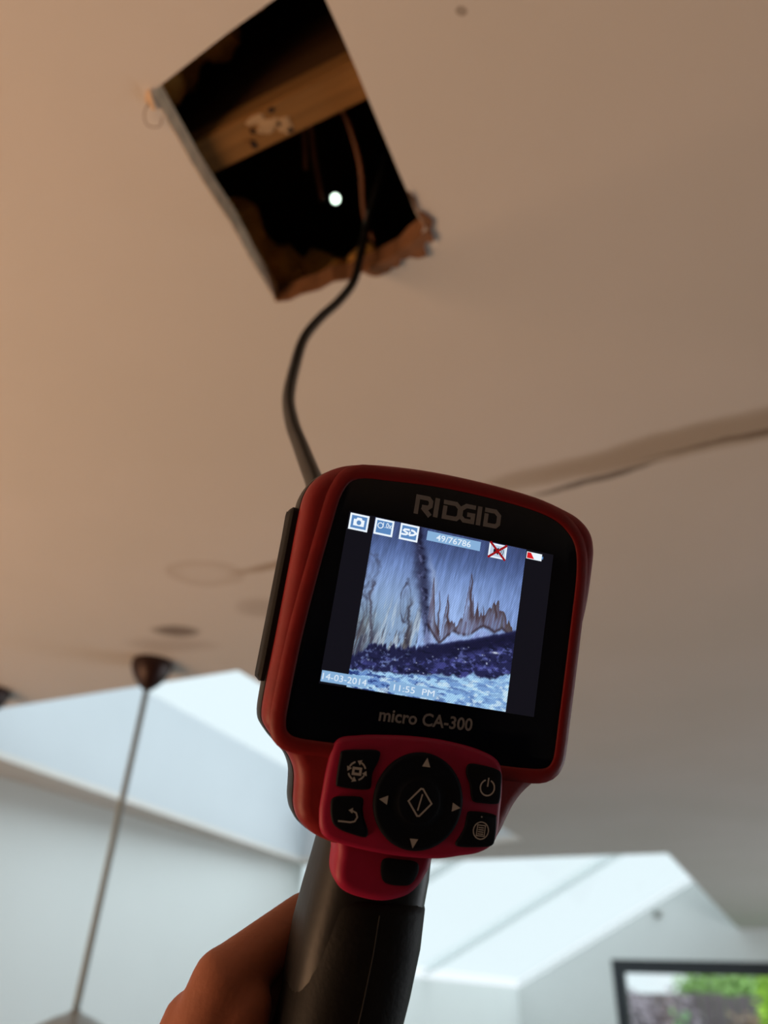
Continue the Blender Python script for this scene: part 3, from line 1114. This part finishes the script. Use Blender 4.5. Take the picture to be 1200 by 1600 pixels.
F.ribbon([(cx + .3, cy + .35), (cx + .05, cy - .8)], .55, E_['white'], dz=.05)
F.build('memory_card_icon', screen)
F = Flat(ZS)
a, b_, c, d = sx(.368), sy(.072), sx(.631), sy(.014)
F.rect(a, b_, c, d, E_['pale'])
F.text('49/76786', a + 3.2, c - 3.4, b_ + .55, 2.05, E_['text'], .008, .03)
F.build('picture_counter', screen)
F = Flat(ZS)
cx, cy = icon_box(F, .674, .004, .764, .094, 'tile', 'white', .5)
F.rect(cx - 1.5, cy - .6, cx - .6, cy + .6, E_['dark'], .04)
F.poly([(cx - .6, cy - .6), (cx + .3, cy - 1.3), (cx + .3, cy + 1.3), (cx - .6, cy + .6)], E_['dark'], .04)
F.arc(cx + .3, cy, 1.0, -50, 50, .25, E_['dark'], .04)
F.arc(cx + .3, cy, 1.7, -50, 50, .25, E_['dark'], .04)
F.ribbon([(cx - 3.2, cy - 2.5), (cx + 3.1, cy + 2.5)], .75, E_['crimson'], dz=.06)
F.ribbon([(cx - 3.0, cy + 2.7), (cx + 3.0, cy - 2.6)], .75, E_['crimson'], dz=.07)
F.build('mute_icon', screen)
F = Flat(ZS)
a, b_, c, d = sx(.866), sy(.054), sx(.945), sy(.010)
F.rect(a, b_, c, d, E_['white'])
F.poly([(a + .2, b_ + .2), (a + 2.9, b_ + .2), (a + 1.5, d - .2), (a + .2, d - .2)], E_['red'], .03)
F.rect(c, b_ + .7, c + .5, d - .7, E_['blue'], .01)
F.build('battery_icon', screen)
F = Flat(ZS)
a, b_, c, d = sx(.0), sy(.992), sx(.205), sy(.930)
F.rect(a, b_, c, d, E_['pale'])
F.text('14-03-2014', a + .4, c - .3, b_ + .7, 2.0, E_['text'], .0, .03)
F.build('date_stamp', screen)
F = Flat(ZS)
a, b_, c, d = sx(.305), sy(.992), sx(.525), sy(.930)
F.rect(a, b_, c, d, E_['pale'])
F.text('11:55  PM', a + 1.4, c - .8, b_ + .7, 2.0, E_['text'], .0, .03)
F.build('clock_stamp', screen)


def key(name, pts, z0=1.6, z1=2.7, seg=5, label=None):
    bm = bmesh.new()
    levels(bm, outline(pts, seg), [(0, z0), (0, z1 - .4), (.25, z1 - .1), (.6, z1)])
    o = obj(name, bm, M['key'], D, smooth=50)
    if label:
        o['label'] = label
    return o


PM_ = M['print']
k1 = key('key_button', [(-25.3, -45.0), (-20, -44.0), (-14.4, -43.6), (-13.9, -46.2), (-15.2, -50.2), (-15.0, -53.8), (-15.9, -55.0), (-20, -55.4), (-24.8, -55.2), (-25.8, -54.0), (-25.9, -47)], label='key with a camera between turning arrows')
F = Flat(2.74)
cx, cy = -20.2, -50.1
F.ribbon([(cx - 1.1, cy - .9), (cx + 1.1, cy - .9), (cx + 1.1, cy + .7), (cx - 1.1, cy + .7)], .75, PM_, closed=True)
for q in range(4):
    a0 = 20 + 90 * q
    F.arc(cx, cy, 2.6, a0, a0 + 48, .5, PM_)
    ae = math.radians(a0 + 50)
    ex, ey = cx + 2.6 * math.cos(ae), cy + 2.6 * math.sin(ae)
    tx, ty = -math.sin(ae), math.cos(ae)
    F.poly([(ex + math.cos(ae) * .85, ey + math.sin(ae) * .85), (ex - math.cos(ae) * .85, ey - math.sin(ae) * .85), (ex + tx * 1.3, ey + ty * 1.3)], PM_)
F.build('key_symbol', k1)
k2 = key('key_button', [(-25.7, -58.4), (-21, -57.5), (-17.5, -57.4), (-16.6, -58.4), (-16.2, -61.8), (-14.2, -65.6), (-13.7, -67.6), (-14.6, -68.4), (-18, -68.0), (-22.3, -67.0), (-24.9, -65.2), (-26.2, -61)], label='key with a bent back arrow')
F = Flat(2.74)
cx, cy = -20.2, -63.0
F.ribbon([(cx - 3.2, cy - 1.6), (cx + .6, cy - 1.6), (cx + 1.8, cy - 1.2), (cx + 2.4, cy), (cx + 1.8, cy + 1.2), (cx + .4, cy + 1.7)], .45, PM_)
F.poly([(cx - .6, cy + 1.7), (cx + .7, cy + 2.5), (cx + .7, cy + .9)], PM_)
F.build('key_symbol', k2)
k3 = key('key_button', [(15.0, -43.9), (19, -43.6), (24.4, -44.2), (26.3, -45.5), (26.8, -49.5), (26.9, -53.2), (25.9, -54.5), (21, -54.8), (18.2, -54.6), (17.2, -53), (16.3, -49.8), (14.6, -46.6)], label='key with a power symbol')
F = Flat(2.74)
cx, cy = 22.0, -50.0
F.arc(cx, cy, 2.35, 112, 428, .45, PM_)
F.ribbon([(cx, cy + .3), (cx + .05, cy + 3.0)], .45, PM_)
F.build('key_symbol', k3)
k4 = key('key_button', [(17.3, -57.7), (21, -57.4), (25.7, -57.7), (26.6, -59), (26.9, -64.6), (25.8, -66.9), (20.5, -67.8), (15.4, -68.1), (14.2, -67.2), (15.4, -64.8), (16.4, -62.2), (16.7, -59)], label='key with a ringed list symbol')
F = Flat(2.74)
cx, cy = 21.7, -62.7
F.arc(cx, cy, 2.5, 0, 360, .35, PM_)
F.ribbon([(cx - 1.3, cy - 1.55), (cx + 1.3, cy - 1.55), (cx + 1.3, cy + 1.55), (cx - 1.3, cy + 1.55)], .3, PM_, closed=True)
for q in range(4):
    F.rect(cx - .9, cy - 1.15 + q * .62, cx + .9, cy - .85 + q * .62, PM_, .01)
F.disc(21.4, -58.7, .25, PM_)
F.build('key_symbol', k4)
# direction pad
dial = [Vector((.4 + 14.2 * math.cos(2 * math.pi * k / 64), -56.5 + 14.2 * math.sin(2 * math.pi * k / 64))) for k in range(64)]
bm = bmesh.new()
levels(bm, dial, [(0, 1.6), (0, 2.6), (.4, 3.1), (1.2, 3.3), (5, 3.0), (7.2, 2.9), (7.5, 3.2), (8.2, 3.35)])
dp = obj('direction_pad', bm, M['key'], D, smooth=50)
dp['label'] = 'round black direction pad'
for (cx, cy, ang) in ((.9, -45.3, 90), (-10.5, -57.1, 180), (12.0, -56.8, 0), (.4, -68.0, 270)):
    F = Flat(3.36)
    P = []
    for k, rad in ((0, 1.75), (125, 1.6), (235, 1.6)):
        t = math.radians(ang + k)
        P.append((cx + rad * math.cos(t), cy + rad * math.sin(t)))
    F.poly(P, PM_)
    F.build('arrow_mark', dp)
F = Flat(3.42)
cx, cy = .6, -56.6
F.ribbon([(cx - 3.7, cy), (cx - .35, cy - 3.9), (cx + .35, cy - 3.9), (cx + 3.7, cy), (cx + .35, cy + 3.9), (cx - .35, cy + 3.9)], .5, PM_, closed=True)
F.ribbon([(cx - .4, cy - 2.4), (cx + .4, cy + 2.4)], .42, PM_)
F.build('select_mark', dp)

# red tongue under the keypad with its black key
tongue = outline([(-20.4, -68), (-5, -67), (8.6, -68), (8.9, -74.7), (7.8, -78.1), (6.0, -81.4), (2.4, -84.6), (-4.7, -86.6), (-12.7, -86.0), (-17.9, -84.2), (-20.4, -81.0), (-20.8, -75)], 5)
bm = bmesh.new()
levels(bm, tongue, [(1, -16), (0, -12), (0, -2.6), (.8, -.9), (2.2, -.2), (3.2, -.1)])
obj('tongue', bm, M['rubber_red2'], D, smooth=50)['label'] = 'red tongue below the keypad'
tk = outline([(-6.9, -74.3), (-1.5, -74.0), (3.5, -74.3), (4.4, -76.9), (2.9, -80.2), (.2, -81.2), (-5.5, -80.8), (-7.3, -77.6)], 5)
bm = bmesh.new()
levels(bm, tk, [(0, -.3), (0, .3), (.5, .6)])
obj('tongue_key', bm, M['key'], D, smooth=50)['label'] = 'small blank black key on the tongue'


def sup(cx, cz, hw, hd, y, n=48, p=3.4):
    out = []
    for k in range(n):
        t = 2 * math.pi * k / n
        c, s = math.cos(t), math.sin(t)
        out.append(((cx + hw * math.copysign(abs(c) ** (2 / p), c)) * MM, y * MM, (cz + hd * math.copysign(abs(s) ** (2 / p), s)) * MM))
    return out


# handle: plastic core whose left edge shows beside the rubber grip
bm = bmesh.new()
loft(bm, [sup(-4.0, -21, 16.8, 15, -62), sup(-4.2, -22, 17.6, 17, -72), sup(-4.3, -23, 18.2, 18.4, -82), sup(-4.9, -24.2, 18.6, 19.2, -93), sup(-5.6, -25, 18.8, 19.6, -104),
          sup(-6.2, -25.5, 18.2, 19.6, -116), sup(-7.0, -26, 16.6, 18, -130), sup(-8, -26, 14.5, 16, -150)])
obj('handle_core', bm, M['shell'], D, smooth=50)['label'] = 'dark grey plastic core of the handle'
bm = bmesh.new()
loft(bm, [sup(-3.4, -21.6, 14.6, 15.6, -87.4, p=2.8), sup(-3.4, -21.8, 16.6, 17.8, -88.4, p=2.8), sup(-3.5, -22, 17.6, 18.9, -91, p=2.8), sup(-3.9, -22.4, 18.4, 19.6, -102, p=2.8), sup(-5.2, -23, 18.8, 20, -116, p=2.8),
          sup(-6.6, -24, 18.6, 20.2, -132, p=2.8), sup(-7.8, -25, 18.2, 20.4, -150, p=2.8), sup(-8.6, -25.5, 18.4, 20.6, -168, p=2.8), sup(-9.0, -25.5, 17.4, 19.6, -176, p=2.8), sup(-9.0, -25.5, 14, 16, -178, p=2.8)])
gp = obj('grip', bm, M['black'], D, smooth=50)
gp['label'] = 'black rubber grip of the handle'
bm = bmesh.new()
tube(bm, [(-4.4 * MM, -91 * MM, -3.2 * MM), (-4.6 * MM, -102 * MM, -2.95 * MM), (-5.4 * MM, -116 * MM, -3.1 * MM), (-6.6 * MM, -132 * MM, -3.9 * MM)], .3 * MM, 6)
obj('grip_seam', bm, M['black'], D)

# probe cable: in device space so that it moves with the device
inv = Mw.inverted()
cw = [(-.150, .219, 1.99), (-.174, .241, 2.03), (-.197, .261, 2.07), (-.222, .287, 2.12), (-.243, .316, 2.18), (-.257, .341, 2.24), (-.261, .365, 2.29), (-.256, .384, 2.33), (-.251, .398, 2.37), (-.245, .397, 2.405),
      (-.236, .392, 2.45), (-.222, .388, 2.51), (-.220, .398, 2.57), (-.235, .415, 2.605), (-.262, .424, 2.60), (-.286, .418, 2.568), (-.298, .4035, 2.535)]
path = [Vector((-10 * MM, 16 * MM, -20 * MM))] + [inv @ Vector((-.125, .197, 1.95))] + [inv @ Vector(p) for p in cw]
bm = bmesh.new()
cp = catmull(path, 8, False)
tube(bm, cp, .0041, 14)
pc = obj('probe_cable', bm, M['cable'], D, smooth=True)
pc['label'] = 'black flexible probe cable running up into the ceiling hole'
# camera head with its ring of white lights, at the end of the cable
tip, prev = cp[-1], cp[-4]
ax = (inv @ Vector((-.2830, .3985, 2.522)) - tip).normalized()
bm = bmesh.new()
tube(bm, [tip - ax * .004, tip + ax * .018], .0058, 20)
obj('probe_head', bm, M['shell'], pc, smooth=50)
bm = bmesh.new()
tube(bm, [tip + ax * .0182, tip + ax * .0192], .0050, 24)
obj('probe_light', bm, emit_mat('probe_light', (228, 255, 232), 4.0), pc)['label'] = 'lit white lights on the probe tip'

# ------------------------------------------------------------------ the hand
def capsule(bm, a, b, ra, rb):
    vs = []
    for c, r in ((a, ra), (b, rb)):
        for i in range(1, 8):
            th = math.pi * i / 8
            for k in range(14):
                ph = 2 * math.pi * k / 14
                vs.append(bm.verts.new(((c[0] + r * math.sin(th) * math.cos(ph)) * MM, (c[1] + r * math.sin(th) * math.sin(ph)) * MM, (c[2] + r * math.cos(th)) * MM)))
    bmesh.ops.convex_hull(bm, input=vs)
    bmesh.ops.delete(bm, geom=[v for v in bm.verts if not v.link_faces], context='VERTS')


def chain(bm, pts):
    for (a, ra), (b, rb) in zip(pts, pts[1:]):
        c = bmesh.new()
        capsule(c, a, b, ra, rb)
        tmp = bpy.data.meshes.new('t')
        c.to_mesh(tmp)
        c.free()
        bm.from_mesh(tmp)
        bpy.data.meshes.remove(tmp)


bm = bmesh.new()
wrist = ((-63, -212, -16), 23)
fingers = [
    [((-42.5, -124, -33), 10.4), ((-15, -110, -54.5), 8.8), ((6, -110, -53), 7.8), ((12, -110.5, -46), 7.0)],
    [((-48, -139, -37), 11.2), ((-17, -127.5, -57), 9.0), ((6, -128, -55), 8.0), ((12, -128.5, -46), 7.2)],
    [((-50, -157, -37), 11.0), ((-19, -142, -57), 8.7), ((3, -144, -55), 7.7), ((11, -145, -45), 7.0)],
    [((-49, -173, -34), 10.2), ((-21, -161, -55), 7.8), ((-2, -163, -54), 6.9), ((6, -164, -47), 6.2)],
]
for fg in fingers:
    chain(bm, fg)
    chain(bm, [(fg[0][0], fg[0][1] + .5), ((-60, -200, -20), 16)])
# palm and ball of the thumb
chain(bm, [((-36, -130, -30), 10), ((-42, -150, -28), 13), ((-50, -180, -22), 16), ((-60, -200, -16), 19)])
chain(bm, [((-37, -145, -24), 10), ((-38, -172, -20), 12), ((-56, -200, -12), 17)])
chain(bm, [((-54, -190, -8), 15), ((-38, -168, 3), 12.5), ((-25, -152, 7), 10.2), ((-6, -147, 7.5), 9.2), ((9, -143, 6), 7.6)])
# wrist and forearm
chain(bm, [((-56, -200, -24), 17), ((-66, -222, -18), 20), ((-92, -300, 6), 26), ((-122, -390, 40), 33)])
chain(bm, [((-66, -200, -10), 16), ((-74, -222, -6), 20), ((-100, -300, 16), 26), ((-130, -390, 50), 33)])
me = bpy.data.meshes.new('hand')
bm.to_mesh(me)
bm.free()
ho = bpy.data.objects.new('hand_tmp', me)
COL.objects.link(ho)
md = ho.modifiers.new('r', 'REMESH')
md.mode = 'VOXEL'
md.voxel_size = .0017
md2 = ho.modifiers.new('s', 'SMOOTH')
md2.iterations = 8
md2.factor = .5
dg = bpy.context.evaluated_depsgraph_get()
hm = bpy.data.meshes.new_from_object(ho.evaluated_get(dg))
bpy.data.objects.remove(ho)
hm.name = 'hand'
hm.shade_smooth()
hand = link('person', hm, None, M['skin'])
hand.matrix_world = Mw
tag(hand, 'bare left hand and forearm gripping the black handle from the left', 'person')
# thumb nail (below the frame)
bm = bmesh.new()
nailp = [Vector((4.5 * math.cos(t) * (1 if math.cos(t) > 0 else .9), 3.6 * math.sin(t))) for t in [2 * math.pi * k / 20 for k in range(20)]]
loft(bm, [[((6.5 + p.x) * MM, (-143.5 + p.y) * MM, (z - .10 * p.y * p.y) * MM) for p in inset(nailp, d)] for d, z in ((0, 13.2), (.1, 13.9), (.8, 14.2))])
nl = obj('thumbnail', bm, M['nail'], hand, smooth=50)

# ------------------------------------------------------------------ the garden beyond the far wall
boxo('lawn', (-14, 14, Y1 + .25, 30, -.12, -.02), M['grass'], kind='structure').name = 'floor_garden'
f = empty('garden_fence', (0, 12.6, -.02))
tag(f, 'weathered grey board fence across the garden beyond the window', 'fence')
src = None
x = -6.0
while x < 3.0:
    w_ = .142
    if src is None:
        o = boxo('fence_board', (0, w_, 0, .022, 0, 2.03), M['fence'], f, bevel=.003)
        src = o
    else:
        o = src.copy()
        COL.objects.link(o)
        o.parent = f
    o.location = (x, rnd.uniform(-.006, .006), rnd.uniform(-.02, .02) if o is not src else 0)
    x += w_ + .006
for z in (.4, 1.0, 1.65):
    boxo('fence_rail', (-6, 3, .03, .07, z, z + .08), M['fence'], f)


def plant(name, loc, rx, ry, rz, zc, n, leaf, m, label, cat, seed, trunk=.03, group=None):
    t = empty(name, loc)
    tag(t, label, cat, group)
    rr = random.Random(seed)
    bm = bmesh.new()
    blobs = [(Vector((rr.uniform(-.6, .6) * rx, rr.uniform(-.6, .6) * ry, zc + rr.uniform(-.6, .6) * rz)), rr.uniform(.35, .6)) for _ in range(12)]
    for k in range(n):
        c, s = rr.choice(blobs)
        d = Vector((rr.gauss(0, 1), rr.gauss(0, 1), rr.gauss(0, 1))).normalized() * s * rr.uniform(.6, 1)
        p = c + Vector((d.x * rx, d.y * ry, d.z * rz))
        if p.z < .03:
            continue
        u = Vector((rr.gauss(0, 1), rr.gauss(0, 1), rr.gauss(0, .6))).normalized()
        w_ = u.orthogonal().normalized()
        L = leaf * rr.uniform(.7, 1.3)
        q = [p, p + u * L * .5 + w_ * L * .28, p + u * L, p + u * L * .5 - w_ * L * .28]
        vs = [bm.verts.new(v) for v in q]
        bm.faces.new((vs[0], vs[1], vs[2]))
        bm.faces.new((vs[0], vs[2], vs[3]))
    obj('leaves', bm, m, t, kind='stuff', fix=False)
    bm = bmesh.new()
    for k in range(5):
        c, s = blobs[k]
        tube(bm, catmull([Vector((0, 0, 0)), Vector((c.x * .3, c.y * .3, c.z * .5)), c], 5, False), [trunk] * 6 + [trunk * .6] * 5, 7)
    obj('stems', bm, M['bark'], t, smooth=True)


plant('shrub', (-1.83, 11.9, -.02), .62, .45, .85, 1.22, 4600, .085, M['leaf_purple'], 'purple grey shrub against the fence, left in the window', 'shrub', 1)
plant('shrub', (-.85, 12.0, -.02), .42, .4, .85, 1.15, 3000, .08, M['leaf_brown'], 'brown leaved shrub against the fence, right of the purple grey shrub', 'shrub', 2)
plant('shrub', (-.30, 10.9, -.02), .42, .4, .95, 1.35, 3000, .09, M['leaf_lime'], 'tall lime green shrub at the right edge of the window view', 'shrub', 3)
plant('shrub', (-2.0, 10.4, -.02), .26, .3, .75, .95, 1300, .07, M['leaf_fresh'], 'low fresh green shrub in front of the purple one, left', 'shrub', 4)
plant('shrub', (-1.30, 10.4, -.02), .26, .3, .8, .95, 1300, .07, M['leaf_fresh'], 'low fresh green shrub in front of the brown one, right', 'shrub', 5)
plant('tree', (-.65, 15.5, -.02), 1.5, 1.0, 1.0, 1.95, 4200, .12, M['leaf_green'], 'mid green tree rising behind the fence at the right of the window', 'tree', 6, .07)
plant('tree', (-3.6, 15.2, -.02), .6, .7, .6, 1.6, 2000, .12, M['leaf_green'], 'mid green tree rising behind the fence at the left corner of the window', 'tree', 7, .06)
